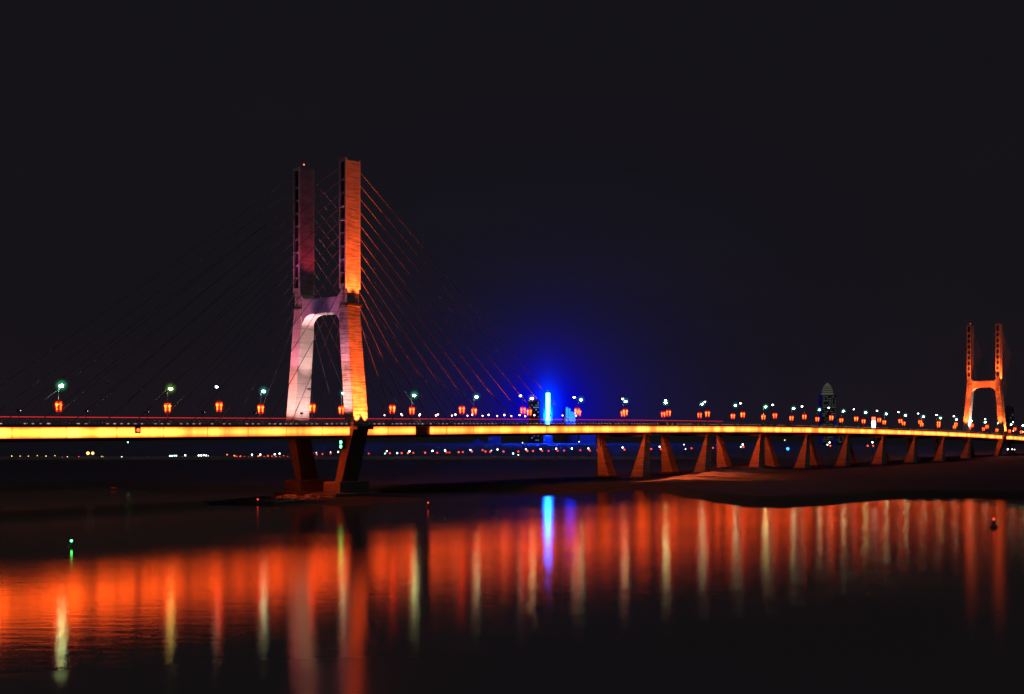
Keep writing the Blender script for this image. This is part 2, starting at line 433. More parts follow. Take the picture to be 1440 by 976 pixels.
    # beacon masts
    for sg in (-1, 1):
        b = MB().tube([(sg*10, 0, TOP), (sg*10, 0, TOP + 1.6)], 0.07)
        bm_ = b.build('beacon_mast', M_DSTEEL, root)
        MB().ball((sg*10, 0, TOP + 1.75), 0.22, 0.22, 0.22, 6, 4).build('beacon_lens', M_REDL if sg < 0 else M_UNLIT, bm_)
    return root

NEAR = make_pylon((P0.x, P0.y, 0), 0, 'tall orange-lit H-shaped pylon with stay cables, left of centre', False)
pf = W(0, 642)
FARZ = -3.0
FAR = make_pylon((pf.x, pf.y, FARZ), -3.0, 'small distant H-shaped bridge pylon lit orange at the right edge of the view', True)

# stay cables : children of their pylon
def cables(root, zoff, s_base, n):
    for sg in (-1, 1):
        for q in (-1, 1):
            for i in range(n):
                zt_ = 98.0 - 0.0 - (n - 1 - i) * (98.0 - 54.5) / (n - 1)
                s = q * (17 + 8.55 * i)
                zd = zt(s_base + s) + 0.4 - zoff
                x_top = sg * (10.05 if zt_ > 57 else lerp(11.6, 10.05, (zt_ - 40) / 17))
                a = Vector((x_top, q*2.6, zt_)); b = Vector((sg*12.55, s, zd))
                m = MB(); mid = (a + b) / 2; mid.z -= 0.35
                m.tube([tuple(a), tuple(mid), tuple(b)], 0.095, 5)
                m.build('stay_cable', M_CABLE, root)
cables(NEAR, 0.0, 0, 12)
cables(FAR, FARZ, 642, 12)

# ------------------------------------------------------------------ deck
S0, S1 = -420.0, 1150.0
def deck():
    root = empty('bridge_deck', (P0.x, P0.y, 0), BR, 'long road bridge deck with glowing orange fascia crossing the whole river', 'bridge deck')
    SS = []
    s = S0
    while s <= S1 + 0.1: SS.append(s); s += 6.75
    def ribbon(sec, name, m, par):
        """sec(s) -> list of (o,z) closed section"""
        v = []; f = []; n = None
        for s in SS:
            r = sec(s); n = len(r); v += [(o, s, z) for o, z in r]
        for i in range(len(SS)-1):
            for k in range(n):
                a = i*n+k; b = i*n+(k+1) % n; f.append((a, b, b+n, a+n))
        f.append(tuple(range(n))); f.append(tuple((len(SS)-1)*n + k for k in reversed(range(n))))
        mb = MB(); mb.v = v; mb.f = f
        return mb.build(name, m, par)
    g = ribbon(lambda s: [(-12.8, zt(s)-0.1), (12.8, zt(s)-0.1), (12.8, zt(s)-BAND+0.05), (6.0, zt(s)-BAND-0.15), (4.6, zt(s)-BAND-0.9),
                          (-4.6, zt(s)-BAND-0.9), (-6.0, zt(s)-BAND-0.15), (-12.8, zt(s)-BAND+0.05)], 'girder', M_CONC_D, root)
    ribbon(lambda s: [(-12.3, zt(s)+0.44), (12.3, zt(s)+0.44), (12.3, zt(s)-0.09), (-12.3, zt(s)-0.09)], 'road_surface', M_ASPH, root)
    for sg in (-1, 1):
        c = ribbon(lambda s: [(sg*12.31, zt(s)+0.62), (sg*13.3, zt(s)+0.62), (sg*13.3, zt(s)+0.02), (sg*12.31, zt(s)+0.02)], 'kerb_beam', M_CONC_D, root)
        ribbon(lambda s: [(sg*12.81, zt(s)-BAND-0.12), (sg*13.45, zt(s)-BAND-0.12), (sg*13.45, zt(s)-BAND-0.02), (sg*12.81, zt(s)-BAND-0.02)], 'drip_ledge', M_CONC_D, root)
        # the lit fascia
        v = []; f = []; uvs = []
        for i, s in enumerate(SS):
            v += [(sg*13.1, s, zt(s)-BAND), (sg*13.1, s, zt(s))]
        for i in range(len(SS)-1):
            if sg > 0 and 32.0 < (SS[i]+SS[i+1])/2 + 3.375 < 39.0: continue
            a = 2*i
            f.append((a, a+2, a+3, a+1) if sg > 0 else (a, a+1, a+3, a+2))
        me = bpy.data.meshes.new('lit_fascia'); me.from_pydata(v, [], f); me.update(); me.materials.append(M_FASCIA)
        uv = me.uv_layers.new(name='UVMap')
        for p in me.polygons:
            for li in p.loop_indices:
                vi = me.loops[li].vertex_index
                uv.data[li].uv = (v[vi][1] + 500, float(vi % 2))
        o = bpy.data.objects.new('lit_fascia', me); COL.objects.link(o); o.parent = root
    return root
DECK = deck()

# added fence bays; red glowing line stands in for car light trails
def trail_bay(k):
    s0 = 250 - DSM*(k+1)
    c = W(0, s0, zroad(s0))
    root = empty('light_trail_fence', c, BR, 'added fence bay, red line imitating car light trail, %s back from its right end' % nth(k+1), 'fence', 'added fence bays imitating a car light trail')
    dz = lambda s: zroad(s0 + s) - zroad(s0)
    q = [(0, DSM*t/4*0.9995, dz(DSM*t/4)) for t in range(5)]
    MB().tube([(a, b, c_ + 2.05) for a, b, c_ in q], 0.095, 5).build('light_trail_line', M_LIGHTTRAIL, root)
    MB().tube([(a, b, c_ + 1.1) for a, b, c_ in q], 0.05, 4).build('mid_rail', M_DSTEEL, root)
    for a, b, c_ in q[:4]:
        MB().box(-0.05, 0.05, b, b+0.1, c_, c_+1.96).build('post', M_DSTEEL, root)
DSM = 33.0
for k in range(13): trail_bay(k)

# railings, one per bay between lamps
S_L0 = -82.0; DS = 33.0
def near_ref(i):
    d = i
    return d
def railing(o, i):
    s0 = S_L0 + DS*i; s1 = s0 + DS - 0.05
    side = 'near' if o > 0 else 'far'
    k = i + 1
    lab = 'pale railing bay on the %s deck edge, %s from the left' % (side, nth(k + 1))
    c = W(o, s0, zt(s0) + 0.62)
    root = empty('bridge_railing', c, BR, lab, 'railing', 'railing bays along the %s deck edge' % side)
    n = 17; dz = lambda s: zt(s0 + s) - zt(s0)
    r = MB()
    for h in (0.0, 0.5, 1.05):
        r.tube([(0, t*DS/4*0.998, dz(t*DS/4) + h + 0.05) for t in range(5)], 0.06 if h > 1 else 0.035, 4)
    r.build('rail', M_RAIL, root)
    b = MB(); d = MB()
    for j in range(n):
        s = j * DS / n; b.box(-0.09, 0.09, s, s+0.2, dz(s), dz(s)+1.15)
        for q in (0.5, 0.97, 1.44): b.box(-0.02, 0.02, s+q, s+q+0.05, dz(s)+0.06, dz(s)+1.0)
    b.build('balusters', M_RAIL, root)
    if o > 0:
        rr = random.Random(i*7+3)
        for j in range(n):
            s = j * DS / n
            if rr.random() < 0.8:
                h = rr.uniform(.35, 1.0); MB().box(0.1, 0.14, s-0.25*h, s+0.2+0.4*h, dz(s)+0.12, dz(s)+0.30).build('baluster_glow', M_RAILDOT, root)  # glowing dots stand in for lamplight caught on the balusters
    return root
for i in range(-1, 26):
    railing(12.9, i)
    railing(-12.9, i)

# ------------------------------------------------------------------ piers (pairs of tapered legs leaning inward, flared at the foot)
def make_pier(s, idx, zground):
    z1 = zt(s) - BAND - 0.9
    lab = 'orange-lit bridge pier with two flared legs, %s from the left' % nth(idx+1)
    if s < 0: lab = 'bridge pier'
    c = W(0, s, 0)
    root = empty('bridge_pier', c, BR, lab, 'pier', 'two-legged piers under the bridge deck')
    zb = zground
    hh = lambda z: lerp(2.9, 2.0, (z - zb) / (z1 - zb))
    for sg in (-1, 1):
        p = [(sg*10.9, zb), (sg*11.7, z1 - 1.6), (sg*12.3, z1 + 0.8), (sg*10.9, z1 + 0.8), (sg*10.6, z1 - 1.6), (sg*5.2, zb)]
        leg = MB().prism(p, lambda z: -hh(z), lambda z: hh(z)).build('leg', M_CONC, root, bevel=0.1)
        x0, x1 = sorted((sg*4.6, sg*11.6))
        MB().box(x0, x1, -3.6, 3.6, zb - 3.5, zb - 0.005).build('pile_cap', M_CONC_D, leg, bevel=0.1)
    MB().box(-10.8, 10.8, -1.7, 1.7, z1 - 0.9, z1 - 0.01).build('cap_beam', M_CONC_D, root)
    # no fixture here; unseen spots added further down light the viewer side
    return root
PIERS = [165 + 51.0*k for k in range(9)]
for i, s in enumerate(PIERS):
    make_pier(s, i, 1.0 if i < 1 else 1.3)
for j, s in enumerate((740, 792, 844)):
    r = make_pier(s, 9 + j, 1.3)
    r['label'] = 'orange-lit two-legged bridge pier, %s one right of the far pylon' % nth(j+1)

# ------------------------------------------------------------------ street lamps on the deck
def make_lamp(lens, arm_dir, lit_r, glare=None):
    """local frame aligned with the bridge; origin at the pole foot"""
    root = empty('street_lamp', (0, 0, -500), BR)
    MB().lathe([(0.22, 0), (0.22, 0.5), (0.13, 0.7)], 8).build('base', M_POLE, root)
    d = arm_dir
    MB().tube([(0, 0, 0.7), (0, 0, 5), (0, 0, 9.4), (d*0.12, 0, 10.0), (d*0.5, 0, 10.35), (d*1.1, 0, 10.5)], [0.12, 0.10, 0.075, 0.07, 0.06, 0.055], 6).build('pole', M_POLE, root)
    h = MB().lathe([(0.2, 0.18), (0.45, 0.1), (0.52, 0.0), (0.5, -0.06)], 10, (d*1.3, 0, 10.5), 1.25, 0.8).build('lamp_head', M_POLE, root)
    MB().ball((d*1.3, 0, 10.5 - 0.08 - lit_r*0.45), lit_r, lit_r*0.95, lit_r*0.8, 8, 6).build('lens', lens, h, True)
    if glare: MB().ball((d*1.3, 0, 10.3), 2.1, 2.1, 2.1, 20, 14).build('lamp_glare_shell', glare, root, True)  # added emissive shell, imitates glare round the lamp
    return root
def add_lanterns(root):
    # cross bracket carrying two flared festive lanterns
    MB().tube([(-0.66, -0.3, 5.95), (0.66, 0.3, 5.95)], 0.045, 4).build('lantern_bracket', M_DSTEEL, root)
    for q in (-1, 1):
        x, y = 0.55*q, 0.24*q
        a = MB().lathe([(0.10, 0.0), (0.15, 0.1), (0.16, 0.95), (0.33, 1.2), (0.34, 1.55), (0.2, 1.7)], 8, (x, y, 4.05)).build('lantern', M_LAN, root)
        MB().lathe([(0.20, 0), (0.40, 0.04), (0.3, 0.2), (0.1, 0.32)], 8, (x, y, 5.84)).build('lantern_cap', M_LANR, a)
        MB().lathe([(0.05, 0), (0.16, 0.25), (0.12, 0.5)], 6, (x, y, 3.54)).build('tassel', M_LANR, a)
    MB().ball((0, 0, 5.0), 1.9, 1.9, 2.2, 20, 14).build('red_glare_shell', M_GLARE_RED, root, True)  # added emissive shell, imitates red glare of the lanterns
    return root
protos = {}
for nm in LAMPC:
    protos[nm] = add_lanterns(make_lamp(LAMPC[nm], 1, 0.52 if nm != 'cold_white' else 0.36, GLARE[nm]))
protos_near = {'cold': add_lanterns(make_lamp(LAMPC['cold_white'], -1, 0.42)), 'off': add_lanterns(make_lamp(M_UNLIT, -1, 0.3)),
               'bare': make_lamp(M_UNLIT, -1, 0.3), 'teal': add_lanterns(make_lamp(LAMPC['teal_white'], -1, 0.5))}
far_cols = ['green_white', 'yellow_green', 'teal_white', 'teal_white', 'green_white', 'teal_white', 'warm_white', 'teal_white', 'teal_white', 'green_white', 'teal_white',
            'teal_white', 'green_white', 'teal_white', 'teal_white', 'teal_white', 'green_white', 'teal_white', 'teal_white', 'teal_white', 'green_white', 'teal_white', 'teal_white', 'teal_white', 'teal_white', 'teal_white', 'teal_white']
def lamp_ref(i, side):
    col = None
    if i < 3: return '%s from the left' % nth(i + 1)
    if i == 3: return 'seen inside the tall pylon' if side == 'far' else 'first right of the tall pylon'
    return '%s right of the tall pylon' % nth(i - 3 + (0 if side == 'far' else 1))
HEADWORD = {'green_white': 'bright greenish white', 'teal_white': 'bluish white', 'yellow_green': 'yellowish green', 'warm_white': 'warm white', 'cold_white': 'small white'}
for i in range(0, 27):
    s = S_L0 + DS*i
    c = far_cols[i]
    j1 = random.uniform(-0.16, 0.16); j2 = random.uniform(-0.16, 0.16)
    dup(protos[c], W(-11.2, s, zroad(s)), BR + j1, '%s lamp over red lanterns, far deck edge, %s' % (HEADWORD[c], lamp_ref(i, 'far')), 'street lamps with lanterns on the bridge')
    if i == 0: p, w = 'bare', 'unlit street lamp without lanterns'
    elif i in (2, 3, 4): p, w = 'off', 'unlit head over red lanterns'
    else: p, w = 'cold', 'small white lamp over red lanterns'
    if i == 2: ref = 'seen inside the tall pylon'
    elif i < 2: ref = lamp_ref(i, 'near')
    else: ref = '%s right of the tall pylon' % nth(i - 2)
    dup(protos_near[p], W(11.2, s, zroad(s)), BR + j2, '%s, near deck edge, %s' % (w, ref), 'street lamps with lanterns on the bridge')
for d_ in (protos, protos_near):
    for p in d_.values():
        for c in kids(p):
            for g in kids(c): bpy.data.objects.remove(g)
            bpy.data.objects.remove(c)
        bpy.data.objects.remove(p)

# ------------------------------------------------------------------ cable floodlights on the deck
def flood_proto():
    root = empty('floodlight', (0, 0, -500), BR)
    MB().tube([(0, 0, 0), (0, 0, 3.1)], 0.07, 5).box(-0.25, 0.25, -0.25, 0.25, 0, 0.12).build('post', M_POLE, root)
    MB().box(-0.36, 0.36, -0.20, 0.30, 3.10, 3.66).build('housing', M_DSTEEL, root)
    MB().ball((0, -0.24, 3.37), 0.31, 0.14, 0.24, 8, 5).build('glass', M_FLOOD, root)
    return root
FP = flood_proto()
CABLE_COL = (1.0, 0.07, 0.015)
def flood(base_s, q, i, sg, zoff, power, label, group):
    s = base_s + q * (17 + 8.55*i + 3.5)
    o = sg * 11.9
    rz = BR if q > 0 else BR + PI
    r = dup(FP, W(o, s, zroad(s)), rz, label, group)
    if power:
        zt_ = 98.0 - (11 - i) * (98.0 - 54.5) / 11 + zoff
        a = W(o - 0.0 + 1.3, s - q*0.5, zroad(s) + 3.4)
        b = W(sg*10.6, base_s + q*2.6, lerp(zroad(s), zt_, 1.0))
        l = spot('flood_beam', (0, 0, 0), (0, 0, 1), CABLE_COL, power, 16, 0.8, 0.25)
        l.location = a; l.rotation_euler = (b - a).to_track_quat('-Z', 'Y').to_euler()
    return r
for i in range(0, 12):
    for sg in (1, -1):
        side = 'near' if sg > 0 else 'far'
        flood(0, 1, i, sg, 0, 260000 if sg > 0 else 30000, 'small pinkish floodlight, %s deck edge, %s right of the tall pylon' % (side, nth(i+1)), 'cable floodlights on the bridge deck')
    if i % 2 == 0:
        flood(0, -1, i, 1, 0, 4000, 'dark-backed floodlight on the near deck edge, %s left of the tall pylon' % nth(i//2+1), 'cable floodlights on the bridge deck')
for i in (1, 4, 7, 10):
    flood(642, -1, i, 1, FARZ, 14000, 'small floodlight on the deck, %s one left of the distant pylon' % nth((i+2)//3), 'cable floodlights on the bridge deck')
    flood(642, 1, i, 1, FARZ, 14000, 'small floodlight on the deck, %s one right of the distant pylon' % nth((i+2)//3), 'cable floodlights on the bridge deck')
for c in kids(FP): bpy.data.objects.remove(c)
bpy.data.objects.remove(FP)

# ------------------------------------------------------------------ pylon floodlighting (spot lamps on the ledges, others added in open air without housings)
OR = (1.0, 0.098, 0.012); ORL = (1.0, 0.17, 0.025)
PK = (1.0, 0.30, 0.26); PV = (0.85, 0.22, 0.45); WP = (1.0, 0.55, 0.50)
def S(o, s, z, to, ts, tz, col, pw, size=70, base_s=0, zo=0.0, rad=0.3, blend=0.7):
    a = W(o, base_s + s, z + zo); b = W(to, base_s + ts, tz + zo)
    return spot('pylon_floodlight', a, b, col, pw, size, blend, rad)
# near leg, outer (viewer side) face : lower and upper part
for s in (-1.8, 1.8):
    S(16.3, s, 20.9, 13.2, s*0.6, 36, OR, 75000, 70)
    S(16.6, s, 20.9, 12.2, s*0.6, 50, OR, 230000, 26)
    S(14.2, s, 57.2, 10.9, s*0.8, 70, OR, 30000, 60)
    S(15.0, s, 57.4, 11.2, s*0.8, 92, OR, 18000, 26)
# near leg, end face turned to the viewer (-axis side), pinkish lower part
S(12.0, -15, 22.4, 12.4, -2.8, 32, PK, 60000, 60)
S(11.5, -11, 22.4, 10.4, -2.7, 54, PV, 70000, 26)
# far leg end face
S(-11.6, -15, 22.4, -12.4, -2.8, 30, PK, 30000, 60)
S(-11.3, -11, 22.4, -10.4, -2.7, 52, (1.0, 0.22, 0.35), 80000, 26)
# far leg, face towards the road, and the soffit
S(-1.0, -1, 22.2, -10.6, 0, 32, WP, 11000, 95)
S(-1.0, 0.5, 22.2, -8.8, 0, 50, WP, 42000, 34)
S(6.0, -0.3, 22.2, -1.5, 0, 55, WP, 62000, 32)
# crossbeam face, violet
S(0, -16, 22.5, 0, -2.5, 57, (0.40, 0.10, 0.85), 22000, 32)
# upper slots, dim violet
S(-10, -9, 58, -10, -2.5, 84, (0.8, 0.10, 0.35), 9000, 48)
S(10, -9, 58, 10, -2.5, 84, (0.6, 0.14, 0.45), 6000, 48)
# far leg upper road-side face, dim maroon
S(-1, 2, 60, -8.6, 0, 86, (1.0, 0.04, 0.09), 6500, 60)
# distant pylon : end faces lit strongly orange
for o in (-12.6, 12.6):
    S(o*.97, -9, 22.5, o*0.9, -2.9, 38, OR, 110000, 46, 642, FARZ)
    S(o*0.85, -13, 22.5, o*0.80, -2.7, 66, OR, 260000, 22, 642, FARZ)
    S(o*0.82, -7, 58.5, o*0.80, -2.9, 84, OR, 90000 if o > 0 else 35000, 46, 642, FARZ)
S(0, -20, 22.5, 0, -2.6, 56, OR, 260000, 32, 642, FARZ)
S(-6.5, 0, 22.4, -10.6, 0, 34, (1, .6, .4), 60000, 62, 642, FARZ)
for s in (-1, 1):
    S(16.3, s, 20.9, 13.2, s*0.6, 42, ORL, 60000, 60, 642, FARZ)
    S(13.6, s, 57.2, 10.6, s*0.8, 76, OR, 50000, 56, 642, FARZ)
# unseen spots added under the deck : brighten pylon feet and every pier
UD = (1.0, 0.085, 0.012)
spot('pier_fill_spot', W(8, -16, 14.5), W(9, -4, 9.5), UD, 6500, 80, 0.7, 0.4)
spot('pier_fill_spot', W(8, -22, 15), W(8, -12, 0.5), UD, 9000, 90, 0.7, 0.4)
spot('pier_fill_spot', W(-8, -18, 14.5), W(-9.5, -4, 8), UD, 2500, 80, 0.7, 0.4)
for i, s in enumerate(PIERS + [740, 792]):
    k = (7000 if i < 3 else max(1500, 4600 - 480*(i-3))) * (1.0, 0.75, 1.15, 0.9, 0.7, 1.1, 0.8, 1.0, 0.9, 1.0, 0.8)[i]
    spot('pier_fill_spot', W(9.5, s - 15, zt(s) - BAND - 1.5), W(9, s, 7.5), UD, k, 85, 0.8, 0.4)
    if i < 5: spot('pier_fill_spot', W(-7.0, s - 14, zt(s) - BAND - 1.5), W(-8.5, s, 7.5), UD, k*0.8, 80, 0.8, 0.4)
for s_, o_, so_, oo_, k_ in ((82, 13.6, 146, 40, 2600000), (116, 13.6, 176, 33, 2300000), (146, 13.8, 206, 29, 800000)):
    spot('spit_fill_spot', W(o_, s_, zt(s_) - BAND - 0.6), W(oo_, so_, 0.5), (1.0, 0.13, 0.015), k_, 15, 1.0, 0.4)  # unseen spots added to brighten the spit
spot('pylon_foot_fill_spot', W(13, 642 - 14, 14), W(12, 642, 9), UD, 8000, 80)

# ------------------------------------------------------------------ signal lights
def signal(loc, rz, label, m, n, name='signal_light'):
    r = empty(name, loc, rz, label, 'signal light')
    hz = 1.3 * n + 0.3
    MB().box(-0.75, 0.75, -0.15, 0.25, -hz/2, hz/2).build('housing', M_DSTEEL, r)
    for k in range(n):
        z = (k - (n-1)/2) * 1.25
        b = MB(); b.ball((0, -0.2, z), 0.46, 0.16, 0.46, 10, 6); b.build('lens', m, r)
        MB().box(-0.5, 0.5, -0.6, -0.15, z + 0.5, z + 0.56).build('visor', M_DSTEEL, r)
    return r
p = W(10.9, -4.3, 15.2)
signal(p, BR, 'two stacked green signal lights on the tall pylon leg below the deck', M_GREENL, 2)
p = W(13.4, -75.6, zt(-75) - 0.75)
x = signal(p, BR + PI/2, 'dark boxed red signal light fixed on the glowing fascia near the left edge', M_REDL, 1)

# ------------------------------------------------------------------ ground, banks, water
def hnoise(x, y):
    return (math.sin(x*0.031 + y*0.017) + math.sin(x*0.013 - y*0.043 + 1.7) + 0.6*math.sin(x*0.09 + y*0.07 + 0.4) + 0.4*math.sin(x*0.21 - y*0.15))/3.0
EDGE = [(-900, 440), (-260, 424), (-190, 420), (-150, 452), (-115, 420), (-60, 412), (-20, 416), (12, 414), (48, 434), (57, 372), (63, 338), (73, 337), (84, 345), (103, 364), (122, 382), (140, 380), (160, 368), (260, 352), (420, 345), (900, 330)]
def edge(x):
    for i in range(len(EDGE)-1):
        if EDGE[i][0] <= x <= EDGE[i+1][0]:
            t = (x - EDGE[i][0])/(EDGE[i+1][0]-EDGE[i][0]); t = t*t*(3-2*t)
            return lerp(EDGE[i][1], EDGE[i+1][1], t)
    return EDGE[0][1] if x < EDGE[0][0] else EDGE[-1][1]
def land_h(x, y):
    d = y - edge(x) - 4*hnoise(x*1.3, y*0.3) - 1.3*math.sin(x*0.37 + 1.1*math.sin(x*0.11)) - 0.8*math.sin(x*0.83 + y*0.2)
    h = max(-3.2, min(0.5, d*0.10)) + (0.25*hnoise(x, y) if d > 5 else 0)
    # lit spit : ridge from (54,415) to (126,625)
    ax, ay, bx, by = 58, 436, 116, 596
    t = max(0, min(1, ((x-ax)*(bx-ax)+(y-ay)*(by-ay))/((bx-ax)**2+(by-ay)**2)))
    dd = math.hypot(x-(ax+t*(bx-ax)), y-(ay+t*(by-ay)))
    h += (0.9 + 1.9*t + 0.35*math.sin(dd*0.9 + t*30)) * math.exp(-(dd/(8+8*t))**2) if t > 0 else 0.9*math.exp(-(dd/8)**2)
    if y > 790: h += 1.9*min(1, (y-790)/25)
    # rubble bar around the near pylon foot
    q = Vector((x, y, 0)) - P0; s = q.dot(AX); o = q.dot(TX)
    r2 = ((s + 8)/24)**2 + ((o - 5)/19)**2
    if r2 < 3: h = max(h, 1.9*math.exp(-r2*0.9) - 1.6 + 0.12*hnoise(x*9, y*9))
    return h
def build_land():
    xs = []; x = -620
    while x <= 1250: xs.append(x); x += 5 if -150 < x < 200 else 12
    ys = []; y = 285
    while y <= 860: ys.append(y); y += 3.5 if y < 640 else 10
    v = [(x, y, land_h(x, y)) for y in ys for x in xs]
    nx = len(xs); f = [(j*nx+i, j*nx+i+1, (j+1)*nx+i+1, (j+1)*nx+i) for j in range(len(ys)-1) for i in range(nx-1)]
    mb = MB(); mb.v = v; mb.f = f
    o = mb.build('river_bank', M_LAND, None, True)
    tag(o, kind='structure')
def m_land():
    m = m_solid('damp_sand', (0.026, 0.020, 0.021), 0.95, var=0.55, scale=0.18, bump=1.0)
    nt = m.node_tree
    b = [n for n in nt.nodes if n.type == 'BSDF_PRINCIPLED'][0]; cr = [n for n in nt.nodes if n.type == 'VALTORGB'][0]
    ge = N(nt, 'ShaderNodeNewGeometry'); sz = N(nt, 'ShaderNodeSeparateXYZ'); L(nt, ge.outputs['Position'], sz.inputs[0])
    mr = N(nt, 'ShaderNodeMapRange'); mr.inputs['From Min'].default_value = 0.75; mr.inputs['From Max'].default_value = 1.5; mr.inputs['To Min'].default_value = 1.0; mr.inputs['To Max'].default_value = 6.0  # higher sand painted paler, standing in for stronger light on the spit
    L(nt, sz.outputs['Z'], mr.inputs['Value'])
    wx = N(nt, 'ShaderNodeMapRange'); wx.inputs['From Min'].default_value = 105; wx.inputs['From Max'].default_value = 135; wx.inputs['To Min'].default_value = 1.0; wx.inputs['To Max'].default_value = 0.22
    L(nt, sz.outputs['X'], wx.inputs['Value'])       # sand colour dimmed to the right, standing in for weaker light
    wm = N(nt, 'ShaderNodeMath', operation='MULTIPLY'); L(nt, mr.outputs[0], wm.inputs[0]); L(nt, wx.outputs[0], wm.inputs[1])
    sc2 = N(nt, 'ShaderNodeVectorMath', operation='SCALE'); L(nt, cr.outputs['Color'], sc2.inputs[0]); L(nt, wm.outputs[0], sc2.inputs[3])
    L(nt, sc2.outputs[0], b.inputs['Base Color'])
    return m
M_LAND = m_land()
build_land()
o = MB(); o.v = [(-9000, 859, 2.2), (9000, 859, 2.2), (9000, 16000, 2.2), (-9000, 16000, 2.2)]; o.f = [(0, 1, 2, 3)]
tag(o.build('far_ground', m_solid('far_dark_ground', (0.06, 0.055, 0.05), 0.95, scale=0.01)), kind='structure')

def m_water():
    m, nt, out = mat('river_water')
    tc = N(nt, 'ShaderNodeTexCoord')
    mp = N(nt, 'ShaderNodeMapping'); mp.inputs['Scale'].default_value = (0.22, 1.0, 1.0); L(nt, tc.outputs['Object'], mp.inputs['Vector'])
    n1 = N(nt, 'ShaderNodeTexNoise'); n1.inputs['Scale'].default_value = 0.55; n1.inputs['Detail'].default_value = 5; n1.inputs['Roughness'].default_value = 0.62
    L(nt, mp.outputs['Vector'], n1.inputs['Vector'])
    bp = N(nt, 'ShaderNodeBump'); bp.inputs['Strength'].default_value = 0.6; bp.inputs['Distance'].default_value = 0.035
    L(nt, n1.outputs['Fac'], bp.inputs['Height'])
    gl = N(nt, 'ShaderNodeBsdfAnisotropic'); gl.distribution = 'BECKMANN'; gl.inputs['Roughness'].default_value = 0.19
    gl.inputs['Color'].default_value = (0.88, 0.62, 0.36, 1)
    L(nt, bp.outputs['Normal'], gl.inputs['Normal'])
    # broad calm / ruffled patches
    n2 = N(nt, 'ShaderNodeTexNoise'); n2.inputs['Scale'].default_value = 0.02; n2.inputs['Detail'].default_value = 3; L(nt, mp.outputs['Vector'], n2.inputs['Vector'])
    rr = N(nt, 'ShaderNodeMapRange'); rr.inputs['From Min'].default_value = 0.3; rr.inputs['From Max'].default_value = 0.7; rr.inputs['To Min'].default_value = 0.135; rr.inputs['To Max'].default_value = 0.17
    L(nt, n2.outputs['Fac'], rr.inputs['Value'])
    sy = N(nt, 'ShaderNodeSeparateXYZ'); L(nt, tc.outputs['Object'], sy.inputs[0])
    dr = N(nt, 'ShaderNodeMapRange'); dr.inputs['From Min'].default_value = 110; dr.inputs['From Max'].default_value = 330; dr.inputs['To Min'].default_value = 0.80; dr.inputs['To Max'].default_value = 1.12
    L(nt, sy.outputs['Y'], dr.inputs['Value'])
    rm = N(nt, 'ShaderNodeMath', operation='MULTIPLY'); L(nt, rr.outputs[0], rm.inputs[0]); L(nt, dr.outputs[0], rm.inputs[1]); L(nt, rm.outputs[0], gl.inputs['Roughness'])
    df = N(nt, 'ShaderNodeBsdfDiffuse'); df.inputs['Color'].default_value = (0.095, 0.10, 0.115, 1)
    fr = N(nt, 'ShaderNodeFresnel'); fr.inputs['IOR'].default_value = 1.33
    mx = N(nt, 'ShaderNodeMixShader'); L(nt, fr.outputs[0], mx.inputs[0]); L(nt, df.outputs[0], mx.inputs[1]); L(nt, gl.outputs[0], mx.inputs[2])
    L(nt, mx.outputs[0], out.inputs['Surface'])
    return m
M_WATER = m_water()
o = MB(); o.v = [(-3000, -60, WZ), (3000, -60, WZ), (3000, 845, WZ), (-3000, 845, WZ)]; o.f = [(0, 1, 2, 3)]
tag(o.build('river_water', M_WATER), kind='structure')

# rubble at the pylon foot
rr = random.Random(4)
def rubble():
    mb = MB()
    for _ in range(130):
        s = rr.uniform(-30, -11); o = rr.uniform(-8, 15)
        sc_ = rr.uniform(0.25, 0.9); p = P0 + AX*s + TX*o
        z = land_h(p.x, p.y)
        if z < WZ - 0.1: continue
        b = len(mb.v); mb.ball((p.x, p.y, z), sc_*1.3, sc_, sc_*0.5, 6, 4)
        for k in range(b, len(mb.v)):
            x, y, zz = mb.v[k]; mb.v[k] = (x + rr.uniform(-.2, .2)*sc_, y + rr.uniform(-.2, .2)*sc_, zz + rr.uniform(-.15, .15)*sc_)
    o = mb.build('rubble', M_ROCK)
    tag(o, 'loose wet stones heaped on the bar at the near pylon foot', 'rubble', kind='stuff')
rubble()

# ------------------------------------------------------------------ far bank lamps
def shore_proto(name, m, r, tall):
    root = empty(name, (0, 0, -500))
    MB().tube([(0, 0, -tall), (0, 0, -r)], [0.12, 0.08], 5).box(-0.25, 0.25, -0.25, 0.25, -tall, -tall+0.3).build('post', M_DSTEEL, root)
    MB().ball((0, 0, 0), r, r, r, 8, 5).build('globe', m, root)
    return root
SP = {}
D_SH = 832.0
KINDS = {'R': (M_SH_R, 0.55, 'red'), 'W': (M_SH_W, 0.5, 'white'), 'w': (M_SH_W, 0.28, 'small white'), 'Y': (M_SH_Y, 1.1, 'large yellow'), 'y': (M_SH_Y, 0.3, 'tiny yellow'),
         'r': (M_SH_R, 0.32, 'tiny red'), 'O': (M_SH_O, 0.45, 'orange'), 'B': (M_SH_B, 1.1, 'blue'), 'G': (M_SH_G, 0.42, 'green'), 'C': (M_SH_C, 0.5, 'cyan white')}
pts = []
def z1(lst, x0, y0, k):
    for a, b, c in lst: pts.append((x0 + a/k, y0 + b/k, c))
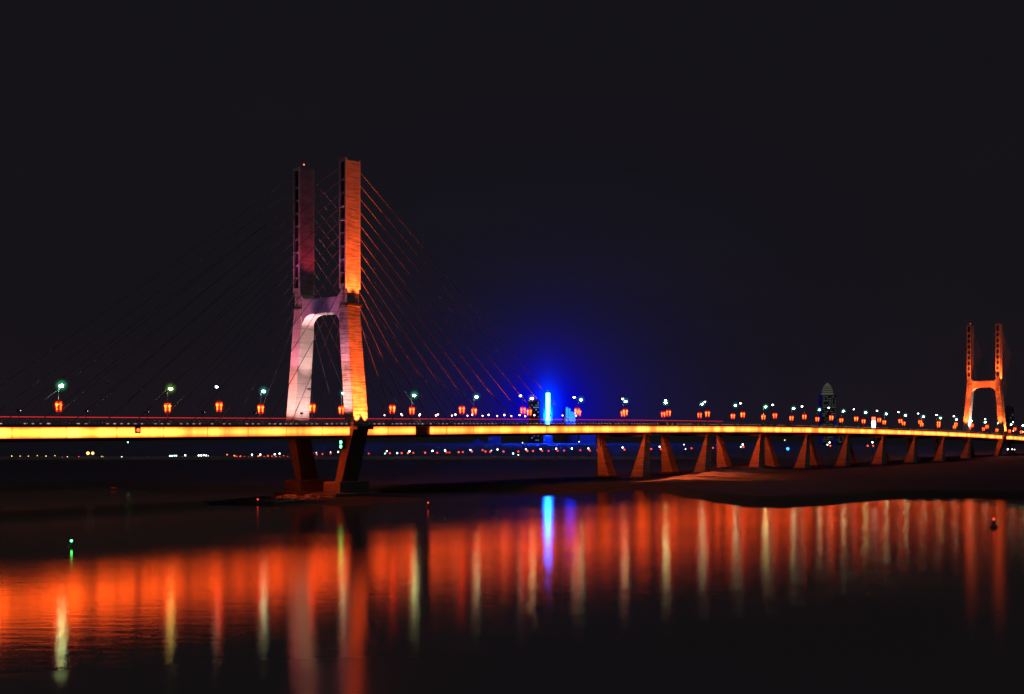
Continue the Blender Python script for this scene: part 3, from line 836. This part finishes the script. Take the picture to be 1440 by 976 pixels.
z1([(10,148,'y'),(57,142,'y'),(47,152,'y'),(97,142,'y'),(97,165,'w'),(137,142,'y'),(175,150,'y'),(180,140,'y'),(200,150,'y'),(222,142,'y'),(262,150,'y'),(265,140,'y'),(300,148,'y'),
    (325,145,'y'),(350,148,'y'),(370,150,'r'),(380,145,'r'),(388,161,'W'),(424,128,'Y'),(447,128,'Y'),(490,143,'y'),(497,146,'y'),(515,148,'y'),(532,148,'y'),(587,147,'W'),(605,150,'O'),
    (820,141,'C'),(830,141,'C'),(841,140,'C'),(850,140,'C'),(893,138,'W'),(880,147,'O'),(958,139,'W'),(970,139,'W'),(982,138,'W'),(994,139,'W'),(1004,140,'w'),(1045,147,'O'),(1095,135,'O'),(1130,140,'O'),
    (1215,135,'W'),(1255,135,'W'),(1245,142,'O'),(1325,133,'W'),(1348,130,'W'),(1035,158,'w'),(617,75,'G')], 0, 600, 3.4286)
k = 640
while k < 1400:
    pts.append((k/3.4286, 600 + (150 + rr.uniform(-3, 3) - 9*max(0, (k-1000))/400)/3.4286, 'r' if k < 1040 else rr.choice('rRr'))); k += 15 if k < 1040 else 19
z1([(78,165,'R'),(108,165,'R'),(142,163,'R'),(190,160,'R'),(417,160,'R'),(543,158,'R'),(613,157,'R'),(650,158,'O'),(683,156,'R'),(753,155,'R'),(825,155,'R'),(880,153,'R'),(898,154,'R'),(953,152,'R'),
    (978,151,'R'),(1032,148,'R'),(1095,140,'R'),(1113,148,'R'),(1140,150,'R'),(1220,148,'R'),(85,155,'w'),(105,155,'w'),(190,152,'w'),(235,150,'W'),(525,146,'W'),(515,160,'C'),(587,158,'C'),(660,147,'W'),
    (797,144,'W'),(872,142,'W'),(1023,139,'W'),(1148,142,'w'),(1184,136,'W'),(1277,160,'C'),(1308,168,'w'),(1333,96,'w')], 420, 600, 4.235)
z1([(67,788,'R'),(162,782,'R'),(222,782,'R'),(320,782,'R'),(385,782,'R'),(482,780,'R'),(551,778,'R'),(722,775,'R'),(822,778,'R'),(900,775,'R'),(147,765,'W'),(302,762,'W'),(466,758,'W'),
    (632,757,'W'),(806,755,'W'),(708,685,'w')], 720, 530, 7.507)
z1([(262,415,'R'),(431,411,'R'),(492,413,'R'),(686,407,'R'),(822,404,'R'),(1015,398,'R'),(250,402,'W'),(484,397,'W'),(638,384,'w'),(648,412,'w'),(1010,383,'W'),(998,398,'C'),
    (1158,379,'W'),(1276,355,'w'),(1295,410,'B')], 820, 540, 4.5)
z1([(262,745,'R'),(628,745,'R'),(682,745,'R'),(255,713,'W'),(234,735,'C'),(675,711,'W')], 1130, 520, 6.97)
z1([(520,851,'W'),(548,851,'w'),(562,852,'w')], 1300, 440, 4.436)
pts.sort()
cnt = {}
tot = {}
for x, y, c in pts: tot[c] = tot.get(c, 0) + 1
for x, y, c in pts:
    cnt[c] = cnt.get(c, 0) + 1
    m, r, word = KINDS[c]
    X, Z = ground_point(x, D_SH, y)
    tall = round(max(1.2, Z - 2.4))
    key = (c, tall)
    nm = 'lantern_post' if c in 'Rr' else 'promenade_lamp'
    if key not in SP: SP[key] = shore_proto(nm, m, r, max(1.2, Z - 2.35) if tot[c] == 1 else tall)
    zone = 'left of the tall pylon' if x < 440 else ('left of the blue tower' if x < 760 else 'right of the blue tower')
    if tot[c] == 1: lab = '%s lamp on a post, the only such one on the far bank' % word
    else: lab = '%s shore lamp, %s from left, %s' % (word, nth(cnt[c]), zone)
    r_ = dup(SP[key], (X, D_SH, Z), None, lab, '%s lamps along the far bank' % word)
    r_['category'] = 'lantern post' if c in 'Rr' else 'lamp'
for p in SP.values():
    for c in kids(p): bpy.data.objects.remove(c)
    bpy.data.objects.remove(p)
# two lit landing stages on the far bank (thin white strips)
def landing(px0, px1, py, label, sgn):
    X0, Z = ground_point(px0, 815, py); X1, _ = ground_point(px1, 815, py)
    r = empty('landing_stage', ((X0+X1)/2, 815, 0), 0, label, 'landing stage')
    w = (X1-X0)/2
    MB().box(-w, w, 0, 6, 0.4, 1.0).box(-w, w, 0.4, 0.8, 1.0, 1.3).build('pontoon', M_DSTEEL, r)
    MB().box(-w, w, -0.08, -0.005, Z - 0.16, Z + 0.16).build('light_strip', M_SH_C2, r)
    for k in range(4):
        xx = -w + (k+0.5)*w/2
        MB().box(xx-0.1, xx+0.1, 5, 5.2, 1.0, 3.4).build('post', M_DSTEEL, r)
    MB().box(-w, w, 3.5, 6.2, 3.41, 3.6).build('canopy', M_DSTEEL, r)
M_SH_C2 = m_glow('landing_strip_light', (1.0, 0.85, 0.7), 0.35, var=0.7, scale=0.4)
landing(190, 206, 646.6, 'low landing stage with dim white light strip at left on the far bank', 1)
landing(279, 296, 645.6, 'low landing stage with brighter white light strip left of the tall pylon', 1)

# ------------------------------------------------------------------ city buildings far behind
def windows(root, x0, x1, z0, z1, nx, nz, m, p, y=-0.03, wf=0.5, hf=0.5, rnd=None, depth=None):
    """one lit window row per storey"""
    rnd = rnd or random.Random(1)
    dx = (x1-x0)/nx; dz = (z1-z0)/nz
    for j in range(nz):
        mb = MB(); any_ = False
        for i in range(nx):
            if rnd.random() < p:
                a = x0 + (i+0.5-wf/2)*dx; b = z0 + (j+0.5-hf/2)*dz
                mb.box(a, a+wf*dx, y-0.12, y, b, b+hf*dz); any_ = True
        if any_: mb.build('window_row', m, root)

def tower_box(name, px0, px1, pytop, D, label, cat='building', depth=25):
    X0 = ground_point(px0, D); X1, Z = ground_point(px1, D, pytop)
    r = empty(name, ((X0+X1)/2, D, 2.2), 0, label, cat)
    return r, (X1-X0)/2, Z - 2.2

# blue LED tower
r, w, h = tower_box('led_tower', 764, 777, 552, 2000, 'dark high-rise behind the bridge with a blinding vertical blue light strip')
MB().box(-w, w, 0, 26, 0, h*0.86).box(-w*0.55, w*0.6, 2, 22, h*0.86, h).box(-w*.3, w*.25, 5, 15, h, h+4).build('tower_body', M_BLDG, r)
px = ground_point(770.5, 2000) - r.location.x
_b = MB().box(-3.6, 3.6, -0.6, -0.01, 14, h - 1.0); led = _b.build('led_strip', M_BLUE, r); led.location.x = px
windows(r, -w+0.5, px-5, 4, h*0.8, 1, 20, M_WIN_B, 0.30, rnd=random.Random(3))
pl = bpy.data.lights.new('led_spill_fill', 'POINT'); pl.energy = 1300000; pl.color = (0.0, 0.03, 1.0); pl.shadow_soft_size = 3
po = bpy.data.objects.new('led_spill_fill', pl); COL.objects.link(po); po.location = (ground_point(770.5, 1990), 1990, 48)  # unseen point light added before the strip to brighten nearby blocks
# pale blue panel building
r, w, h = tower_box('office_block', 793, 812, 573, 2060, 'office block with pale blue lit panels right of the blue strip tower')
MB().box(-w, w, 0, 20, 0, h*0.9).box(-w, -w*0.1, 1, 18, h*0.9, h+0.8).build('block_body', M_BLDG, r)
_x = -w + 3.6
for k, (a, top) in enumerate(((0, 1.0), (1, 0.97), (2, 0.88), (3, 0.86))):
    x0 = -w + 4.2 + a*4.1
    pm = MB(); pm.box(-1.9 if k != 1 else -1.5, 1.9, -0.5, -0.01, 22, h*top); o = pm.build('lit_panel', M_BLUE2, r); o.location.x = x0 + 1.0
windows(r, -w+0.3, -w+3, 20, h*0.75, 1, 12, M_WIN_B, 0.7, rnd=random.Random(8))
# dim apartment towers, windows only faintly lit
rnd = random.Random(12)
for (a, b, t, D, lab, p, m) in ((743, 759, 563, 2070, 'dim slim apartment tower with a few lit windows left of the blue strip tower', 0.35, M_WIN_B),
                          (686, 704, 614, 2040, 'low dark apartment block with few lit windows, left of the blue tower group', 0.18, M_WIN_W),
                          (664, 680, 620, 2040, 'low dark block with a row of lit top windows near mid river', 0.22, M_WIN_W),
                          (815, 838, 604, 2060, 'dark low-rise block right of the pale blue panels', 0.10, M_WIN_B)):
    r, w, h = tower_box('apartment_block', a, b, t, D, lab)
    MB().box(-w, w, 0, 18, 0, h).box(-w*.4, w*.3, 4, 12, h, h+3).build('block_body', M_BLDG, r)
    windows(r, -w+1, w-1, 3, h-2, 5, max(3, int(h/4.2)), m, p, rnd=rnd)
# round crowned high-rise on the right
r, w, h = tower_box('highrise', 1156, 1176, 541, 1800, 'round-crowned dark high-rise with rows of faint windows standing right of centre')
MB().box(-w, w, 0, 20, 0, h*0.83).build('tower_body', M_BLDG, r)
MB().lathe([(w*0.8, h*0.83), (w*0.85, h*0.85), (w*0.8, h*0.86), (w*0.72, h*0.93), (w*0.6, h*0.97), (w*0.35, h), (0.3, h+3.5)], 14, (0, 10, 0)).build('crown', M_WIN_C, r)
for z_ in (0.87, 0.90, 0.93, 0.96):
    MB().lathe([(w*0.83, 0), (w*0.83, 0.8)], 14, (0, 10, h*z_)).build('crown_ring', M_BLDG, r)
windows(r, -w+0.5, w-0.5, 3, h*0.82, 9, 22, M_WIN_W, 0.75, rnd=random.Random(21), wf=0.45)
r, w, h = tower_box('apartment_block', 1176, 1187, 588, 1750, 'narrow dim block beside the round-crowned high-rise')
MB().box(-w, w, 0, 16, 0, h).box(-w*.3, w*.3, 3, 9, h, h+2).build('block_body', M_BLDG, r)
windows(r, -w+0.5, w-0.5, 3, h-1, 4, 12, M_WIN_W, 0.6, rnd=random.Random(22))
r, w, h = tower_box('apartment_block', 1414, 1426, 572, 1750, 'faint dark block behind the distant pylon at the right edge')
MB().box(-w, w, 0, 16, 0, h).box(-w*.3, w*.3, 3, 9, h, h+2).build('block_body', M_BLDG, r)
windows(r, -w+0.5, w-0.5, 20, h-1, 4, 8, M_WIN_W, 0.2, rnd=random.Random(29))
# neon pylon sign
X, Z = ground_point(1228.5, 1500, 586)
r = empty('neon_sign', (X, 1500, 2.2), 0, 'upright white and violet neon sign with red top behind the deck at right', 'sign')
MB().box(-0.8, 0.8, 0.2, 1.2, 0, 20).box(-2.9, 2.9, 0, 1.4, 20, Z - 2.2).build('mast', M_DSTEEL, r)
MB().box(-2.3, 2.3, -0.4, -0.01, 20.5, Z - 7.6).build('neon_panel', M_PINK, r)
MB().box(-2.3, 2.3, -0.4, -0.01, Z - 7.4, Z - 2.6).build('neon_top', M_PINKR, r)

# ------------------------------------------------------------------ buoys and boat
def buoy(px, py, label, m, lens, H=1.6, r0=0.7):
    D = (CAMZ-WZ) * FPX / (py - HORY); X = ground_point(px, D)
    r = empty('navigation_buoy', (X, D, WZ), 0.3, label, 'buoy')
    MB().lathe([(r0*0.5, -0.5), (r0, -0.2), (r0, 0.25), (r0*0.85, 0.4)], 12).build('float', m, r, bevel=0.03)
    t = MB()
    for k in range(4):
        a = k*PI/2 + 0.4
        t.tube([(r0*0.7*math.cos(a), r0*0.7*math.sin(a), 0.4), (0.12*math.cos(a), 0.12*math.sin(a), H)], 0.035, 4)
    t.build('lattice', M_DSTEEL, r)
    MB().lathe([(r0*.55, 0), (r0*.32, H*0.45)], 8, (0, 0, 0.42)).build('daymark', m, r)
    MB().ball((0, 0, H + 0.14), 0.2, 0.2, 0.2, 8, 5).build('lens', lens, r)
    return r
M_REDB = m_glow('buoy_lens_red', (1.0, 0.06, 0.03), 3.5)
buoy(100.5, 769, 'small green navigation buoy with lit green lamp on the dark water at left', M_BUOYGREEN, M_GREENL, 0.9, 0.45)
buoy(362.5, 709, 'red navigation buoy with faint red lamp left of the near pylon foot', M_BUOYRED, M_REDB, 1.2, 0.6)
buoy(602, 714, 'red navigation buoy with faint red lamp right of the near pylon', M_BUOYRED, M_REDB, 1.2, 0.6)
buoy(1397.5, 741, 'dark conical navigation buoy with red lamp before the distant pylon reflection', M_HULL, M_REDB, 1.5, 0.75)
def boat(px, py, label):
    D = (CAMZ-WZ) * FPX / (py - HORY); X = ground_point(px, D)
    r = empty('moored_boat', (X, D, WZ), 0.1, label, 'boat'); r.scale = (0.5, 0.5, 0.5)
    hull = MB(); sec = [(-3.2, 0.15), (-2.6, 0.7), (0, 0.85), (2.2, 0.6), (3.4, 0.08)]
    n = 5
    for x_, w_ in sec:
        hull.v += [(x_, -w_, 0.55 + 0.03*x_*x_*0.5), (x_, -w_*0.7, -0.2), (x_, 0, -0.35), (x_, w_*0.7, -0.2), (x_, w_, 0.55 + 0.03*x_*x_*0.5)]
    for i in range(len(sec)-1):
        for k in range(4): a = i*n+k; hull.f.append((a, a+1, a+1+n, a+n))
        hull.f.append((i*n+4, i*n, (i+1)*n, (i+1)*n+4))
    hull.build('hull', M_HULL, r)
    MB().box(-1.6, 0.4, -0.5, 0.5, 0.58, 1.35).box(-1.8, 0.6, -0.6, 0.6, 1.355, 1.42).build('cabin', M_HULL, r)
    for q in (-1.0, 0.9):
        MB().ball((q, 0, 1.55), 0.14, 0.14, 0.12, 6, 4).build('lamp', M_REDB, r)
boat(160, 689, 'small dark moored boat with two faint red lamps at left')

# ------------------------------------------------------------------ world
w = bpy.data.worlds.new('World'); sc.world = w; w.use_nodes = True
nt = w.node_tree
for n in list(nt.nodes): nt.nodes.remove(n)
out = N(nt, 'ShaderNodeOutputWorld'); bg = N(nt, 'ShaderNodeBackground'); L(nt, bg.outputs[0], out.inputs[0])
tc = N(nt, 'ShaderNodeTexCoord'); sx = N(nt, 'ShaderNodeSeparateXYZ'); L(nt, tc.outputs['Generated'], sx.inputs[0])
def MM(op, a, b=None, clamp=False):
    n = N(nt, 'ShaderNodeMath', operation=op); n.use_clamp = clamp
    for i, v in enumerate((a, b)):
        if v is None: continue
        if isinstance(v, (int, float)): n.inputs[i].default_value = v
        else: L(nt, v, n.inputs[i])
    return n.outputs[0]
# direction angles (azimuth from +Y, elevation), degrees
az = MM('MULTIPLY', MM('ARCTAN2', sx.outputs['X'], sx.outputs['Y']), 57.2958)
el = MM('MULTIPLY', MM('ARCSINE', sx.outputs['Z']), 57.2958)
az0 = math.degrees(math.atan((770.5-720)/FPX))
el0 = math.degrees(math.atan((610-575)/FPX))
def lobe(dx, dy, wx, wy, p=1.0):
    a = MM('DIVIDE', MM('SUBTRACT', az, dx), wx); b = MM('DIVIDE', MM('SUBTRACT', el, dy), wy)
    r = MM('SQRT', MM('ADD', MM('MULTIPLY', a, a), MM('MULTIPLY', b, b)))
    return MM('POWER', 2.71828, MM('MULTIPLY', r, -1.0 * p))
g0 = lobe(az0, math.degrees(math.atan((610-576)/FPX)), 0.20, 0.45)  # blue glow of the LED tower painted into the sky colour
g1 = lobe(az0, el0, 0.55, 0.85)
g2 = lobe(az0, el0, 1.7, 1.45)
g3 = lobe(az0 + 1.0, el0, 5.0, 4.6)
def rgbmul(col, fac):
    n = N(nt, 'ShaderNodeVectorMath', operation='SCALE'); n.inputs[0].default_value = col; L(nt, fac, n.inputs[3]); return n.outputs[0]
def vadd(a, b):
    n = N(nt, 'ShaderNodeVectorMath', operation='ADD'); L(nt, a, n.inputs[0]); L(nt, b, n.inputs[1]); return n.outputs[0]
hz = MM('POWER', 2.71828, MM('MULTIPLY', MM('ABSOLUTE', el), -0.16))
base = vadd(rgbmul((0.0070, 0.0064, 0.0082), MM('ADD', MM('MULTIPLY', hz, 0.0), 1.0)), rgbmul((0.0030, 0.0006, 0.0022), hz))
keep = MM('SUBTRACT', 1.0, MM('MULTIPLY', g2, 1.6), True)
n = N(nt, 'ShaderNodeVectorMath', operation='SCALE'); L(nt, base, n.inputs[0]); L(nt, keep, n.inputs[3]); base = n.outputs[0]
tot_ = vadd(base, vadd(vadd(rgbmul((0.0, 0.0, 1.5), g1), rgbmul((0.0, 0.28, 4.0), g0)), vadd(rgbmul((0.0, 0.0, 0.55), g2), rgbmul((0.0, 0.0002, 0.020), g3))))
cn = N(nt, 'ShaderNodeTexNoise'); cn.inputs['Scale'].default_value = 3.5; cn.inputs['Detail'].default_value = 6; cn.inputs['Distortion'].default_value = 0.6
cmp_ = N(nt, 'ShaderNodeMapping'); cmp_.inputs['Scale'].default_value = (1, 1, 3); L(nt, tc.outputs['Generated'], cmp_.inputs['Vector']); L(nt, cmp_.outputs[0], cn.inputs['Vector'])
cm = N(nt, 'ShaderNodeMapRange'); cm.inputs['From Min'].default_value = 0.3; cm.inputs['From Max'].default_value = 0.7; cm.inputs['To Min'].default_value = 0.92; cm.inputs['To Max'].default_value = 1.08; L(nt, cn.outputs['Fac'], cm.inputs['Value'])
cs = N(nt, 'ShaderNodeVectorMath', operation='SCALE'); L(nt, tot_, cs.inputs[0]); L(nt, cm.outputs[0], cs.inputs[3])
L(nt, cs.outputs[0], bg.inputs['Color']); bg.inputs['Strength'].default_value = 1.0

# very soft, weak fill sun, added to lift the blacks everywhere
sd = bpy.data.lights.new('ambient_fill_sun', 'SUN'); sd.energy = 0.15; sd.angle = R(60); sd.color = (0.95, 0.92, 1.0)
so = bpy.data.objects.new('ambient_fill_sun', sd); COL.objects.link(so); so.rotation_euler = (R(12), R(8), 0)

# ------------------------------------------------------------------ camera
cd = bpy.data.cameras.new('camera'); cam = bpy.data.objects.new('camera', cd); COL.objects.link(cam)
cam.location = (0, 0, CAMZ); cam.rotation_euler = (R(90), 0, 0)
cd.sensor_width = 36.0; cd.lens = FPX/1440*36.0; cd.shift_y = (HORY - 488)/1440.0
cd.clip_start = 0.5; cd.clip_end = 30000
sc.camera = cam

# ------------------------------------------------------------------ render settings
sc.view_settings.view_transform = 'Standard'; sc.view_settings.look = 'None'; sc.view_settings.exposure = 0; sc.view_settings.gamma = 1
cy = sc.cycles
cy.use_denoising = True
try: cy.denoiser = 'OPENIMAGEDENOISE'
except Exception: pass
cy.max_bounces = 4; cy.diffuse_bounces = 2; cy.glossy_bounces = 3
cy.caustics_reflective = False; cy.caustics_refractive = False
cy.use_light_tree = True
cy.sample_clamp_indirect = 6.0
